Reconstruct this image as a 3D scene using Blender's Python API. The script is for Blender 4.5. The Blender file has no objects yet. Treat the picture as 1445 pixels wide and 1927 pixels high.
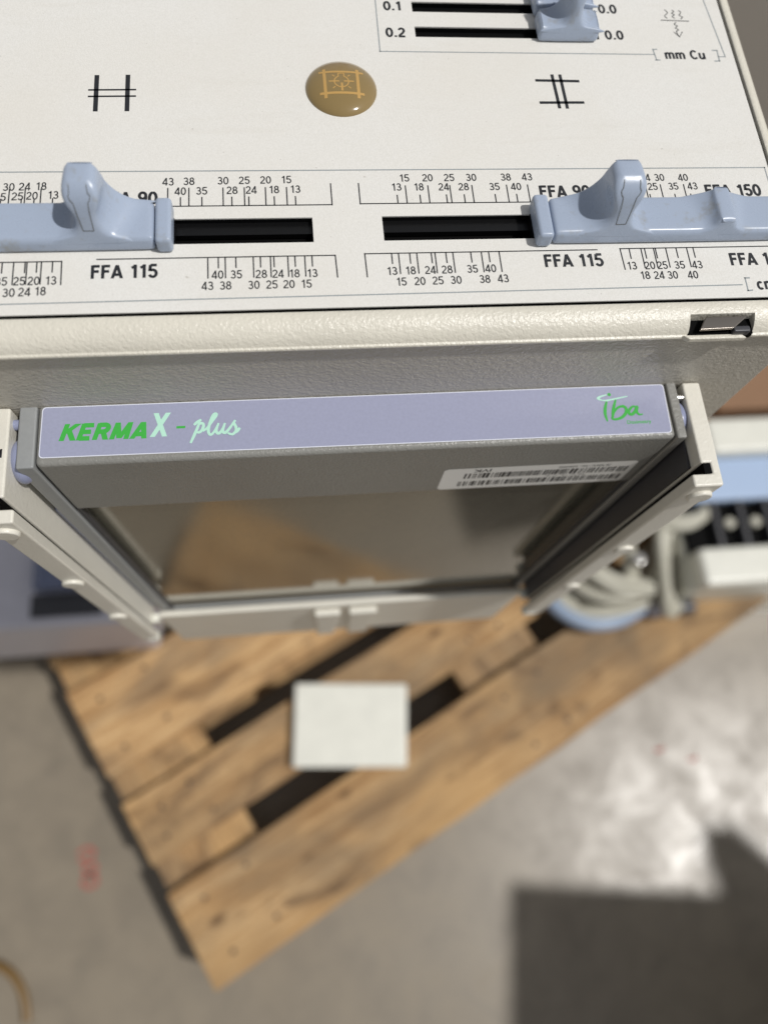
import bpy, bmesh, math, random
from mathutils import Vector, Matrix, Euler

# ---------------------------------------------------------------- camera, light, exposure
S = bpy.context.scene
COL = S.collection
FLOOR_D = 1336.0            # mm from the lens down to the floor; all mm coordinates below are (x, y, depth under the lens)
def W(x, y, d): return Vector((x / 1000, y / 1000, (FLOOR_D - d) / 1000))

cam_data = bpy.data.cameras.new('camera')
cam = bpy.data.objects.new('camera', cam_data); COL.objects.link(cam)
Rx = Matrix.Rotation(0.32197898, 3, 'X'); Ry = Matrix.Rotation(-0.10585521, 3, 'Y'); Rz = Matrix.Rotation(-0.0543195, 3, 'Z')
cam.matrix_world = Matrix.Translation(W(0, 0, 0)) @ (Rx @ Ry @ Rz).to_4x4()
cam_data.sensor_fit = 'VERTICAL'; cam_data.sensor_height = 36; cam_data.sensor_width = 36
cam_data.lens = 1401.98 / 1927 * 36
cam_data.clip_start = 0.01; cam_data.clip_end = 200
cam_data.dof.use_dof = True
cam_data.dof.focus_distance = 0.203
cam_data.dof.aperture_fstop = 6.6
S.camera = cam

SUN_ZEN, SUN_AZ = math.radians(27.5), math.radians(-15)      # azimuth from +X
world = bpy.data.worlds.new('World'); S.world = world; world.use_nodes = True
nt = world.node_tree
sky = nt.nodes.new('ShaderNodeTexSky'); sky.sky_type = 'NISHITA'; sky.sun_disc = False
sky.sun_elevation = math.pi / 2 - SUN_ZEN
sky.sun_rotation = math.pi / 2 - SUN_AZ
hs = nt.nodes.new('ShaderNodeHueSaturation'); hs.inputs['Saturation'].default_value = 0.15      # hazy, nearly neutral sky light
nt.links.new(sky.outputs[0], hs.inputs['Color']); nt.links.new(hs.outputs[0], nt.nodes['Background'].inputs[0])
nt.nodes['Background'].inputs[1].default_value = 0.078
sun_dir = Vector((math.sin(SUN_ZEN) * math.cos(SUN_AZ), math.sin(SUN_ZEN) * math.sin(SUN_AZ), math.cos(SUN_ZEN)))
sd = bpy.data.lights.new('sun', 'SUN'); sd.energy = 2.95; sd.angle = math.radians(1.8); sd.color = (1, 0.98, 0.95)
sun = bpy.data.objects.new('sun', sd); COL.objects.link(sun)
sun.rotation_euler = sun_dir.to_track_quat('Z', 'Y').to_euler(); sun.location = (2, -0.5, 4)
S.view_settings.view_transform = 'Standard'; S.view_settings.look = 'None'
S.view_settings.exposure = -0.13; S.view_settings.gamma = 1; S.view_settings.use_curve_mapping = False
S.render.engine = 'CYCLES'
S.cycles.max_bounces = 8; S.cycles.use_denoising = True

# ---------------------------------------------------------------- materials
def srgb(r, g, b):
    f = lambda c: (c / 255 / 12.92) if c / 255 <= 0.04045 else ((c / 255 + 0.055) / 1.055) ** 2.4
    return (f(r), f(g), f(b), 1)

class MatB:
    def __init__(s, name, base=(0.5, 0.5, 0.5, 1), rough=0.5, metal=0.0, spec=0.5, coat=0.0):
        s.m = bpy.data.materials.new(name); s.m.use_nodes = True; s.nt = s.m.node_tree
        s.b = s.nt.nodes['Principled BSDF']
        s.b.inputs['Base Color'].default_value = base if len(base) == 4 else (*base, 1)
        s.b.inputs['Roughness'].default_value = rough; s.b.inputs['Metallic'].default_value = metal
        s.b.inputs['Specular IOR Level'].default_value = spec; s.b.inputs['Coat Weight'].default_value = coat
        s.h = None
    def n(s, t, **kw):
        x = s.nt.nodes.new(t)
        for k, v in kw.items(): setattr(x, k, v)
        return x
    def coord(s, scale=(1, 1, 1), kind='Object'):
        tc = s.n('ShaderNodeTexCoord'); mp = s.n('ShaderNodeMapping'); mp.inputs['Scale'].default_value = scale
        s.nt.links.new(tc.outputs[kind], mp.inputs[0]); return mp.outputs[0]
    def noise(s, scale, detail=3, rough=0.5, vec=None, dist=0.0):
        x = s.n('ShaderNodeTexNoise'); x.inputs['Scale'].default_value = scale; x.inputs['Detail'].default_value = detail
        x.inputs['Roughness'].default_value = rough; x.inputs['Distortion'].default_value = dist
        s.nt.links.new(vec if vec is not None else s.coord(), x.inputs['Vector']); return x.outputs['Fac']
    def ramp(s, fac, stops):
        x = s.n('ShaderNodeValToRGB'); cr = x.color_ramp
        while len(cr.elements) < len(stops): cr.elements.new(0.5)
        for e, (p, c) in zip(cr.elements, stops): e.position = p; e.color = c if len(c) == 4 else (*c, 1)
        s.nt.links.new(fac, x.inputs[0]); return x.outputs[0]
    def mix(s, fac, a, b, mode='MIX'):
        x = s.n('ShaderNodeMix', data_type='RGBA', blend_type=mode)
        for i, v in ((0, fac), (6, a), (7, b)):
            if hasattr(v, 'links'): s.nt.links.new(v, x.inputs[i])
            else: x.inputs[i].default_value = v if i == 0 else (v if len(v) == 4 else (*v, 1))
        return x.outputs[2]
    def base(s, out): s.nt.links.new(out, s.b.inputs['Base Color'])
    def roughness(s, fac, a, b, lo=0.3, hi=0.7):
        x = s.n('ShaderNodeMapRange'); s.nt.links.new(fac, x.inputs[0])
        for i, v in ((1, lo), (2, hi), (3, a), (4, b)): x.inputs[i].default_value = v
        s.nt.links.new(x.outputs[0], s.b.inputs['Roughness'])
    def bump(s, fac, strength, dist):
        x = s.n('ShaderNodeBump'); x.inputs['Strength'].default_value = strength; x.inputs['Distance'].default_value = dist
        s.nt.links.new(fac, x.inputs['Height'])
        if s.h is not None: s.nt.links.new(s.h, x.inputs['Normal'])
        s.h = x.outputs[0]; s.nt.links.new(s.h, s.b.inputs['Normal'])

def dirty(mb, base, dirt, amount=0.25, scale=60):
    """uneven grime with a shape of its own"""
    n = mb.noise(scale, 5, 0.62)
    f = mb.ramp(n, [(0.45, (0, 0, 0)), (0.75, (amount,) * 3)])
    mb.base(mb.mix(f, base, dirt))

def M_panel():
    b = MatB('printed_white_sheet', rough=0.42, spec=0.45)
    g = b.noise(2600, 2, 0.6); big = b.noise(22, 4, 0.55)
    c = b.mix(b.ramp(g, [(0.35, (0, 0, 0)), (0.65, (1, 1, 1))]), srgb(224, 222, 216), srgb(232, 230, 225))
    spots = b.ramp(b.noise(420, 1, 0.4), [(0.80, (0, 0, 0)), (0.83, (0.4,) * 3)])
    c = b.mix(b.ramp(big, [(0.4, (0, 0, 0)), (0.72, (0.35,) * 3)]), c, srgb(222, 216, 204))
    smear = b.ramp(b.noise(1, 4, 0.6, b.coord((26, 150, 26)), 0.8), [(0.58, (0, 0, 0)), (0.74, (0.16,) * 3)])
    c = b.mix(smear, c, srgb(206, 200, 188))
    specks = b.ramp(b.noise(1500, 1, 0.3), [(0.80, (0, 0, 0)), (0.84, (0.35,) * 3)])
    c = b.mix(specks, c, srgb(120, 112, 100))
    b.base(b.mix(spots, c, srgb(150, 140, 125)))
    b.bump(g, 0.6, 0.00010); b.roughness(g, 0.30, 0.5); return b.m
def M_paint(name='textured_cream_paint', col=(222, 217, 203), strength=1.0, scale=1050, dist=0.00024, rough=0.34, stretch=(1, 1, 1)):
    b = MatB(name, rough=rough, spec=0.5)
    v = b.coord(stretch)
    n1 = b.noise(scale, 2, 0.5, v, 0.4); n2 = b.noise(scale * 2.7, 2, 0.5, v)
    base = srgb(*col)
    big = b.noise(35, 4, 0.6)
    f = b.ramp(big, [(0.45, (0, 0, 0)), (0.75, (0.25,) * 3)])
    b.base(b.mix(f, base, tuple(x * 0.72 for x in base[:3]) + (1,)))
    b.bump(n1, strength, dist); b.bump(n2, strength * 0.6, dist * 0.35)
    return b.m
def M_blue():
    b = MatB('pale_blue_plastic', rough=0.3, spec=0.5)
    n = b.noise(1400, 2); dirt = b.noise(160, 4, 0.7)
    f = b.ramp(dirt, [(0.56, (0, 0, 0)), (0.74, (0.55,) * 3)])
    b.base(b.mix(f, srgb(164, 176, 195), srgb(140, 136, 122)))
    b.bump(n, 0.15, 0.00005); b.roughness(dirt, 0.2, 0.4); return b.m
def M_simple(name, col, rough=0.5, metal=0.0, spec=0.5, coat=0.0, nscale=None, nstr=0.3, ndist=0.0001):
    b = MatB(name, srgb(*col), rough, metal, spec, coat)
    if nscale:
        n = b.noise(nscale, 3); b.bump(n, nstr, ndist)
        c = srgb(*col); b.base(b.mix(n, tuple(x * 0.9 for x in c[:3]) + (1,), tuple(min(1, x * 1.08) for x in c[:3]) + (1,)))
    return b.m
def M_wood():
    b = MatB('weathered_pine', rough=0.72, spec=0.25)
    info = b.n('ShaderNodeObjectInfo')
    tc = b.n('ShaderNodeTexCoord'); add = b.n('ShaderNodeVectorMath', operation='ADD')
    sc = b.n('ShaderNodeVectorMath', operation='SCALE'); sc.inputs[0].default_value = (13.1, 7.7, 3.3)
    b.nt.links.new(info.outputs['Random'], sc.inputs['Scale'])
    b.nt.links.new(tc.outputs['Generated'], add.inputs[0])      # replaced below by object space
    b.nt.links.new(tc.outputs['Object'], add.inputs[0]); b.nt.links.new(sc.outputs[0], add.inputs[1])
    def mp(s):
        m = b.n('ShaderNodeMapping'); m.inputs['Scale'].default_value = s
        b.nt.links.new(add.outputs[0], m.inputs[0]); return m.outputs[0]
    grain = b.noise(1, 6, 0.62, mp((5, 70, 70)), 0.6)
    fine = b.noise(1, 3, 0.6, mp((16, 420, 420)), 0.2)
    patch = b.noise(1, 4, 0.6, mp((3, 6, 6)), 0.5)
    c = b.ramp(grain, [(0.25, srgb(128, 96, 62)), (0.5, srgb(186, 152, 108)), (0.75, srgb(218, 188, 144))])
    c = b.mix(b.ramp(fine, [(0.35, (0.7,) * 3), (0.6, (0, 0, 0))]), c, srgb(140, 102, 62))
    c = b.mix(b.ramp(patch, [(0.42, (0, 0, 0)), (0.62, (0.85,) * 3)]), c, srgb(122, 104, 82))
    warm = b.noise(1, 3, 0.55, mp((2.3, 5, 5)), 0.4)
    c = b.mix(b.ramp(warm, [(0.52, (0, 0, 0)), (0.68, (0.5,) * 3)]), c, srgb(206, 166, 112))
    stain = b.noise(1, 5, 0.65, mp((7, 14, 14)), 1.2)
    c = b.mix(b.ramp(stain, [(0.53, (0, 0, 0)), (0.68, (0.7,) * 3)]), c, srgb(96, 74, 54))
    vo = b.n('ShaderNodeTexVoronoi'); vo.inputs['Scale'].default_value = 1; b.nt.links.new(mp((7, 16, 16)), vo.inputs['Vector'])
    c = b.mix(b.ramp(vo.outputs['Distance'], [(0.05, (0.8,) * 3), (0.12, (0, 0, 0))]), c, srgb(80, 54, 34))
    r = b.n('ShaderNodeHueSaturation'); mr = b.n('ShaderNodeMapRange'); mr.inputs[3].default_value = 0.78; mr.inputs[4].default_value = 1.2
    b.nt.links.new(info.outputs['Random'], mr.inputs[0]); b.nt.links.new(mr.outputs[0], r.inputs['Value'])
    b.nt.links.new(c, r.inputs['Color']); b.base(r.outputs[0])
    b.bump(fine, 0.4, 0.0006); return b.m
def M_floor():
    b = MatB('polished_concrete', rough=0.4, spec=0.5)
    a = b.noise(2.2, 6, 0.6); c2 = b.noise(14, 7, 0.66, None, 0.5); c3 = b.noise(60, 5, 0.6)
    c = b.mix(a, srgb(128, 118, 103), srgb(150, 140, 124))
    c = b.mix(b.ramp(c2, [(0.4, (0, 0, 0)), (0.7, (0.6,) * 3)]), c, srgb(112, 104, 92))
    c = b.mix(b.ramp(c3, [(0.6, (0, 0, 0)), (0.8, (0.4,) * 3)]), c, srgb(92, 82, 70))
    b.base(c); b.b.inputs['Specular IOR Level'].default_value = 0.46; b.roughness(c2, 0.30, 0.44, 0.35, 0.68); b.bump(c2, 0.09, 0.0010); b.bump(c3, 0.12, 0.0004); return b.m
def M_window():
    b = MatB('mirror_like_foil', (0.36, 0.345, 0.31, 1), rough=0.05, metal=1.0)
    dust = b.noise(900, 4, 0.75); big = b.noise(14, 3, 0.5)
    b.roughness(big, 0.05, 0.14)
    d = b.n('ShaderNodeBsdfDiffuse'); d.inputs[0].default_value = srgb(140, 138, 125)
    mx = b.n('ShaderNodeMixShader')
    f = b.ramp(dust, [(0.48, (0.12,) * 3), (0.75, (0.42,) * 3)])
    b.nt.links.new(f, mx.inputs[0]); b.nt.links.new(b.b.outputs[0], mx.inputs[1]); b.nt.links.new(d.outputs[0], mx.inputs[2])
    b.nt.links.new(mx.outputs[0], b.nt.nodes['Material Output'].inputs[0]); return b.m

MT = dict(
    panel=M_panel(), cream=M_paint(), face=M_paint('grey_cream_body_paint', (186, 181, 170), 1.0, 1050, 0.00042, 0.36, (0.75, 1, 1)),
    rail=M_paint('cream_rail_paint', (226, 222, 210), 0.6, 800, 0.00022),
    blue=M_blue(),
    grey=M_paint('grey_meter_paint', (140, 139, 134), 0.9, 1250, 0.00024, 0.34),
    greysm=M_simple('smooth_grey_plastic', (150, 152, 152), 0.4, nscale=700, nstr=0.15),
    dark=M_simple('dark_grey_plastic', (64, 64, 68), 0.4, nscale=500),
    lilac=M_simple('lilac_label_film', (160, 163, 187), 0.26, nscale=1200, nstr=0.06, ndist=0.00003),
    white=M_simple('white_ink', (225, 228, 240), 0.4),
    knob=M_simple('lilac_plastic', (146, 152, 180), 0.3),
    green=M_simple('green_ink', (66, 178, 72), 0.4), mint=M_simple('mint_ink', (186, 232, 212), 0.4),
    ink=M_simple('black_ink', (34, 36, 40), 0.5), inkgrey=M_simple('grey_ink', (148, 155, 158), 0.5),
    latchmetal=M_simple('dull_latch_metal', (150, 143, 135), 0.3, 1.0),
    black=M_simple('black_slot_lining', (14, 14, 15), 0.3, nscale=900), void=M_simple('black_cavity', (4, 4, 4), 0.7, spec=0.1),
    steel=M_simple('brushed_steel', (190, 188, 184), 0.22, 1.0, nscale=600, nstr=0.1),
    amber=M_simple('amber_resin', (142, 120, 76), 0.10, coat=1.0), icon=M_simple('amber_icon_print', (192, 154, 92), 0.3),
    sticker=M_simple('silver_sticker', (242, 241, 237), 0.3),
    wood=M_wood(), nail=M_simple('rusty_nail_steel', (62, 48, 38), 0.6),
    floor=M_floor(), window=M_window(),
    white_box=M_simple('off_white_enamel', (226, 225, 214), 0.28, nscale=40, nstr=0.1, ndist=0.001),
    hose=M_simple('beige_cable_jacket', (186, 183, 168), 0.45, nscale=90), bluehose=M_simple('blue_grey_hose', (146, 162, 184), 0.35),
    machine=M_simple('lilac_grey_enamel', (205, 203, 212), 0.4, nscale=60), skyblue=M_simple('sky_blue_enamel', (166, 186, 215), 0.35),
    navy=M_simple('navy_plastic', (108, 116, 142), 0.35), red=M_simple('red_floor_paint', (160, 90, 78), 0.7),
    amberhose=M_simple('yellow_brown_hose', (118, 92, 52), 0.4), cabinet=M_simple('mid_grey_steel', (182, 178, 170), 0.5, nscale=200),
    card=M_simple('brown_cardboard', (140, 108, 82), 0.8, nscale=60),
)

# ---------------------------------------------------------------- object helpers
ORIG = {}
def tag(o, label=None, cat=None, group=None, kind=None):
    for k, v in (('label', label), ('category', cat), ('group', group), ('kind', kind)):
        if v: o[k] = v
    return o
def empty(name, at, label, cat, group=None):
    o = bpy.data.objects.new(name, None); COL.objects.link(o); o.location = at; o.empty_display_size = 0.05
    ORIG[o.name] = Vector(at); return tag(o, label, cat, group)
def build(name, bm, mat, parent=None, smooth=None, recalc=True):
    """bm holds world metres; the mesh is shifted to its parent's origin (or its own base point)"""
    if recalc: bmesh.ops.recalc_face_normals(bm, faces=bm.faces)
    me = bpy.data.meshes.new(name)
    if parent is not None: org = ORIG[parent.name]
    else:
        vs = [v.co for v in bm.verts]
        org = Vector(((min(v.x for v in vs) + max(v.x for v in vs)) / 2, (min(v.y for v in vs) + max(v.y for v in vs)) / 2, min(v.z for v in vs)))
    bmesh.ops.translate(bm, verts=bm.verts, vec=-org)
    for f in bm.faces: f.smooth = smooth is not None
    bm.to_mesh(me); bm.free()
    for m in (mat if isinstance(mat, (list, tuple)) else [mat]): me.materials.append(m)
    o = bpy.data.objects.new(name, me); COL.objects.link(o)
    if parent is None: o.location = org
    else: o.parent = parent
    ORIG[o.name] = org
    if smooth is not None: me.set_sharp_from_angle(angle=math.radians(smooth))
    return o
def bevel(o, w, seg=2, ang=35):
    m = o.modifiers.new('bevel', 'BEVEL'); m.width = w / 1000; m.segments = seg; m.limit_method = 'ANGLE'; m.angle_limit = math.radians(ang)
    m.use_clamp_overlap = True
    for f in o.data.polygons: f.use_smooth = True
    o.modifiers.new('normals', 'WEIGHTED_NORMAL'); return o
def add_hex(bm, P, mi=0):
    """P: 8 points, four of the lower end then four of the upper end"""
    v = [bm.verts.new(p) for p in P]
    for q in ((0, 1, 2, 3), (4, 5, 6, 7), (0, 1, 5, 4), (1, 2, 6, 5), (2, 3, 7, 6), (3, 0, 4, 7)):
        f = bm.faces.new([v[i] for i in q]); f.material_index = mi
def add_box(bm, x0, x1, y0, y1, d0, d1, M=None, mi=0):
    P = [Vector((x, y, d)) for d in (d1, d0) for x, y in ((x0, y0), (x1, y0), (x1, y1), (x0, y1))]
    if M is not None: P = [M @ p for p in P]
    add_hex(bm, [W(*p) for p in P], mi)
def box(name, b, mat, parent=None, bev=0, seg=2, M=None):
    bm = bmesh.new(); add_box(bm, *b, M=M); o = build(name, bm, mat, parent)
    if bev: bevel(o, bev, seg)
    return o
def boxes(name, bs, mat, parent=None, bev=0):
    bm = bmesh.new()
    for b in bs: add_box(bm, *b)
    o = build(name, bm, mat, parent)
    if bev: bevel(o, bev)
    return o
def prism(name, pts, a0, a1, mat, parent=None, axis='y', bev=0, seg=2, slope=0.0, s0=0.0, ang=35, back=None):
    """outline pts extruded: axis 'y' -> pts are (x, depth); axis 'd' -> pts are (x, y). slope leans the a0 face by depth"""
    bm = bmesh.new()
    def pt(p, a, lean): 
        if axis == 'y': return W(p[0], a + (slope * (s0 - p[1]) if lean else 0), p[1])
        if axis == 'x': return W(a, p[0], p[1])
        return W(p[0], p[1], a)
    A = [bm.verts.new(pt(p, a0, True)) for p in pts]; B = [bm.verts.new(pt(p, a1, False)) for p in (back or pts)]
    bm.faces.new(A); bm.faces.new(B)
    n = len(pts)
    for i in range(n): bm.faces.new((A[i], A[(i + 1) % n], B[(i + 1) % n], B[i]))
    o = build(name, bm, mat, parent)
    if bev: bevel(o, bev, seg, ang)
    return o
def add_tube(bm, pts, r, seg=8, cap=True):
    """tube through world-metre points; r may be a list"""
    n = len(pts); rings = []
    up = Vector((0, 0, 1)); prev = None
    for i, p in enumerate(pts):
        t = (pts[min(i + 1, n - 1)] - pts[max(i - 1, 0)]).normalized()
        a = t.cross(up) if prev is None else prev - t * prev.dot(t)
        if a.length < 1e-6: a = t.cross(Vector((1, 0, 0)))
        a.normalize(); prev = a; b = t.cross(a)
        rr = (r[i] if isinstance(r, (list, tuple)) else r) / 1000
        rings.append([bm.verts.new(p + (a * math.cos(k * 2 * math.pi / seg) + b * math.sin(k * 2 * math.pi / seg)) * rr) for k in range(seg)])
    for i in range(n - 1):
        for k in range(seg): bm.faces.new((rings[i][k], rings[i][(k + 1) % seg], rings[i + 1][(k + 1) % seg], rings[i + 1][k]))
    if cap: bm.faces.new(rings[0]); bm.faces.new(rings[-1])
def spline(pts, k=8):
    out = []; n = len(pts)
    for i in range(n - 1):
        p0, p1, p2, p3 = (Vector(pts[max(i - 1, 0)]), Vector(pts[i]), Vector(pts[i + 1]), Vector(pts[min(i + 2, n - 1)]))
        for j in range(k):
            t = j / k
            out.append(0.5 * ((2 * p1) + (p2 - p0) * t + (2 * p0 - 5 * p1 + 4 * p2 - p3) * t * t + (3 * p1 - p0 - 3 * p2 + p3) * t ** 3))
    out.append(Vector(pts[-1])); return out
def tube(name, pts, r, mat, parent=None, seg=12):
    bm = bmesh.new(); add_tube(bm, pts, r, seg); return build(name, bm, mat, parent, smooth=60)
def cyl(name, c, axis, r, h, mat, parent=None, seg=32, bev=0):
    """c is the mm centre; axis x, y or d"""
    bm = bmesh.new()
    ax = {'x': Vector((1, 0, 0)), 'y': Vector((0, 1, 0)), 'd': Vector((0, 0, 1))}[axis]
    p = W(*c); add_tube(bm, [p - ax * h / 2000, p + ax * h / 2000], r, seg); o = build(name, bm, mat, parent, smooth=40)
    if bev: bevel(o, bev)
    return o

# flat ink: strokes and lettering laid on a sheet at a given depth
def stroke(bm, pts, w, d, taper=None, climb=0.0):
    """ribbon along (x, y) points in mm, width w, on depth d"""
    pts = [Vector(p) for p in pts]; n = len(pts); Lr = []
    for i, p in enumerate(pts):
        t = (pts[min(i + 1, n - 1)] - pts[max(i - 1, 0)]).normalized(); nn = Vector((-t.y, t.x))
        ww = w / 2 * (taper(i / (n - 1)) if taper else 1)
        dd = d - climb * i / n; Lr.append((bm.verts.new(W(*(p + nn * ww), dd)), bm.verts.new(W(*(p - nn * ww), dd))))
    for i in range(n - 1): bm.faces.new((Lr[i][0], Lr[i][1], Lr[i + 1][1], Lr[i + 1][0]))
def seg_line(bm, x0, y0, x1, y1, w, d):
    a = Vector((x0, y0)); b = Vector((x1, y1)); t = (b - a).normalized(); a = a - t * w * 0.35; b = b + t * w * 0.35
    stroke(bm, [a, b], w, d)
def arc(cx, cy, rx, ry, a0, a1, n=12):
    return [(cx + rx * math.cos(math.radians(a0 + (a1 - a0) * k / n)), cy + ry * math.sin(math.radians(a0 + (a1 - a0) * k / n))) for k in range(n + 1)]
# upright grotesque lettering as strokes in a box 1 high; (width, strokes)
GL = {
 '0': (.56, [arc(.28, .5, .215, .435, 90, 450, 28)]),
 '1': (.46, [[(.07, .76), (.2, .82), (.3, .935)], [(.3, 1.0), (.3, 0)]]),
 '2': (.56, [arc(.28, .69, .2, .245, 165, -20, 12) + [(.36, .44), (.12, .2), (.075, .065)], [(.01, .065), (.54, .065)]]),
 '3': (.56, [arc(.265, .715, .18, .22, 155, -90, 12)[:-1] + [(.2, .505)], [(.2, .505), (.28, .505)] + arc(.275, .285, .215, .22, 80, -160, 14)]),
 '4': (.56, [[(.4, 1.0), (.4, 0)], [(.375, .93), (.04, .29), (.04, .24)], [(.0, .24), (.56, .24)]]),
 '5': (.56, [[(.52, .935), (.13, .935)], [(.135, .96), (.085, .5), (.14, .56)] + arc(.275, .325, .215, .26, 115, -158, 16)]),
 '8': (.56, [arc(.28, .73, .17, .205, -90, 270, 20), arc(.28, .29, .215, .225, 90, 450, 22)]),
 '9': (.56, [arc(.28, .69, .205, .245, 0, 360, 22), [(.485, .69), (.48, .42), (.42, .2), (.3, .075), (.2, .065), (.09, .17)]]),
 'K': (.66, [[(.1, 1), (.1, 0)], [(.6, 1), (.12, .42)], [(.28, .6), (.62, 0)]]),
 'E': (.6, [[(.1, 1), (.1, 0)], [(.1, .89), (.56, .89)], [(.1, .5), (.53, .5)], [(.1, .11), (.57, .11)]]),
 'R': (.66, [[(.1, 1), (.1, 0)], [(.1, .89), (.36, .89)] + arc(.38, .69, .17, .2, 85, -85, 8) + [(.1, .48)], [(.36, .5), (.6, 0)]]),
 'M': (.86, [[(.1, 0), (.14, 1)], [(.14, .98), (.43, .06)], [(.72, .98), (.43, .06)], [(.72, 1), (.76, 0)]]),
 'X': (.7, [[(.06, 0), (.64, 1)], [(.08, 1), (.62, 0)]]),
 'F': (.54, [[(.1, 1.0), (.1, 0)], [(.1, .92), (.53, .92)], [(.1, .53), (.48, .53)]]),
 'A': (.66, [[(.05, 0), (.33, .99)], [(.61, 0), (.33, .99)], [(.13, .27), (.53, .27)]]),
 '.': (.26, [[(.13, .0), (.13, .17)]]),
 ' ': (.3, []),
 'm': (.86, [[(.09, 0), (.09, .72)], [(.09, .5)] + arc(.26, .5, .15, .165, 140, 0, 8) + [(.41, 0)], [(.41, .5)] + arc(.59, .5, .16, .165, 140, 0, 8) + [(.75, 0)]]),
 'C': (.68, [arc(.35, .5, .28, .435, 42, 318, 24)]),
 'u': (.58, [[(.09, .72), (.09, .25)] + arc(.25, .24, .16, .17, 180, 320, 8) + [(.45, .3)], [(.47, .72), (.47, 0)]]),
 'c': (.52, [arc(.27, .36, .19, .3, 45, 315, 18)]),
}
def letter(bm, s, x, y, d, h, wt, sx=1.0, gap=.1, shear=0.0, rot=0.0):
    """stroke lettering centred on (x, y), figure height h; every stroke lies a hair above the last so none share a plane"""
    adv = sum(GL[c][0] + gap for c in s) - gap; cx = x - adv * h * sx / 2; k = 0
    for c in s:
        for st in GL[c][1]:
            k += 1
            if len(st) == 2 and abs(st[0][1] - st[1][1]) > .3:          # straight stem: cut level at both ends
                (ax, ay), (bx, by) = st; hw = wt / 2 * math.hypot(bx - ax, by - ay) / abs(by - ay) / sx; dq = d - 0.006 * (k % 5)
                ay, by = (max(0, min(1, v)) for v in (ay, by))
                q = [(ax - hw, ay), (ax + hw, ay), (bx + hw, by), (bx - hw, by)]
                bm.faces.new([bm.verts.new(W(cx + px * h * sx + shear * (py - .5) * h, y + (py - .5) * h + rot * (cx + px * h * sx - x), dq)) for px, py in q]); continue
            stroke(bm, [(cx + px * h * sx + shear * (py - .5) * h, y + (py - .5) * h + rot * (cx + px * h * sx - x)) for px, py in st], wt * h, d - 0.006 * (k % 5))
        cx += (GL[c][0] + gap) * h * sx
_glyph = {}
def glyphs(s, style='n'):
    key = (s, style)
    if key not in _glyph:
        cu = bpy.data.curves.new('t', 'FONT'); cu.body = s; cu.size = 1; cu.align_x = 'LEFT'
        cu.offset = {'n': 0.004, 'b': 0.015, 'k': 0.028}[style]; cu.resolution_u = 4; cu.space_character = 1.0 if style != 'k' else 1.06
        ob = bpy.data.objects.new('t', cu); COL.objects.link(ob)
        me = bpy.data.meshes.new_from_object(ob)
        bpy.data.objects.remove(ob); bpy.data.curves.remove(cu)
        v = [(x.co.x, x.co.y) for x in me.vertices]; f = [tuple(p.vertices) for p in me.polygons]
        bpy.data.meshes.remove(me)
        x0 = min(a for a, b in v); x1 = max(a for a, b in v); y0 = min(b for a, b in v if True); y1 = max(b for a, b in v)
        _glyph[key] = (v, f, x0, x1, y0, y1)
    return _glyph[key]
def text(bm, s, x, y, d, h, style='n', sx=0.86, rot=0.0, shear=0.0, width=None, sag=None):
    """lettering centred on (x, y) with figure height h; width fixes the overall width"""
    v, f, x0, x1, y0, y1 = glyphs(s, style)
    cap = glyphs('0', style); k = h / (cap[5] - cap[4]); yc = (cap[4] + cap[5]) / 2
    kx = k * sx if width is None else width / (x1 - x0)
    c, sn = math.cos(rot), math.sin(rot); vs = []
    for a, b in v:
        px = (a - (x0 + x1) / 2) * kx + (b - yc) * k * shear; py = (b - yc) * k
        vs.append(bm.verts.new(W(x + px * c - py * sn, y + px * sn + py * c, d)))
    for p in f:
        try: bm.faces.new([vs[i] for i in p])
        except ValueError: pass
def flip_up(bm):
    for f in bm.faces:
        f.normal_update()
        if f.normal.z < 0: f.normal_flip()
def ink(name, bm, mat, parent):
    flip_up(bm); return build(name, bm, mat, parent, recalc=False)

# ---------------------------------------------------------------- floor
bm = bmesh.new(); R_ = 60
f = bm.faces.new([bm.verts.new(p) for p in ((-R_, -R_, 0), (R_, -R_, 0), (R_, R_, 0), (-R_, R_, 0))])
fl = build('floor', bm, MT['floor']); tag(fl, 'polished grey concrete floor with blotches and scuffs', kind='structure')

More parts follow.
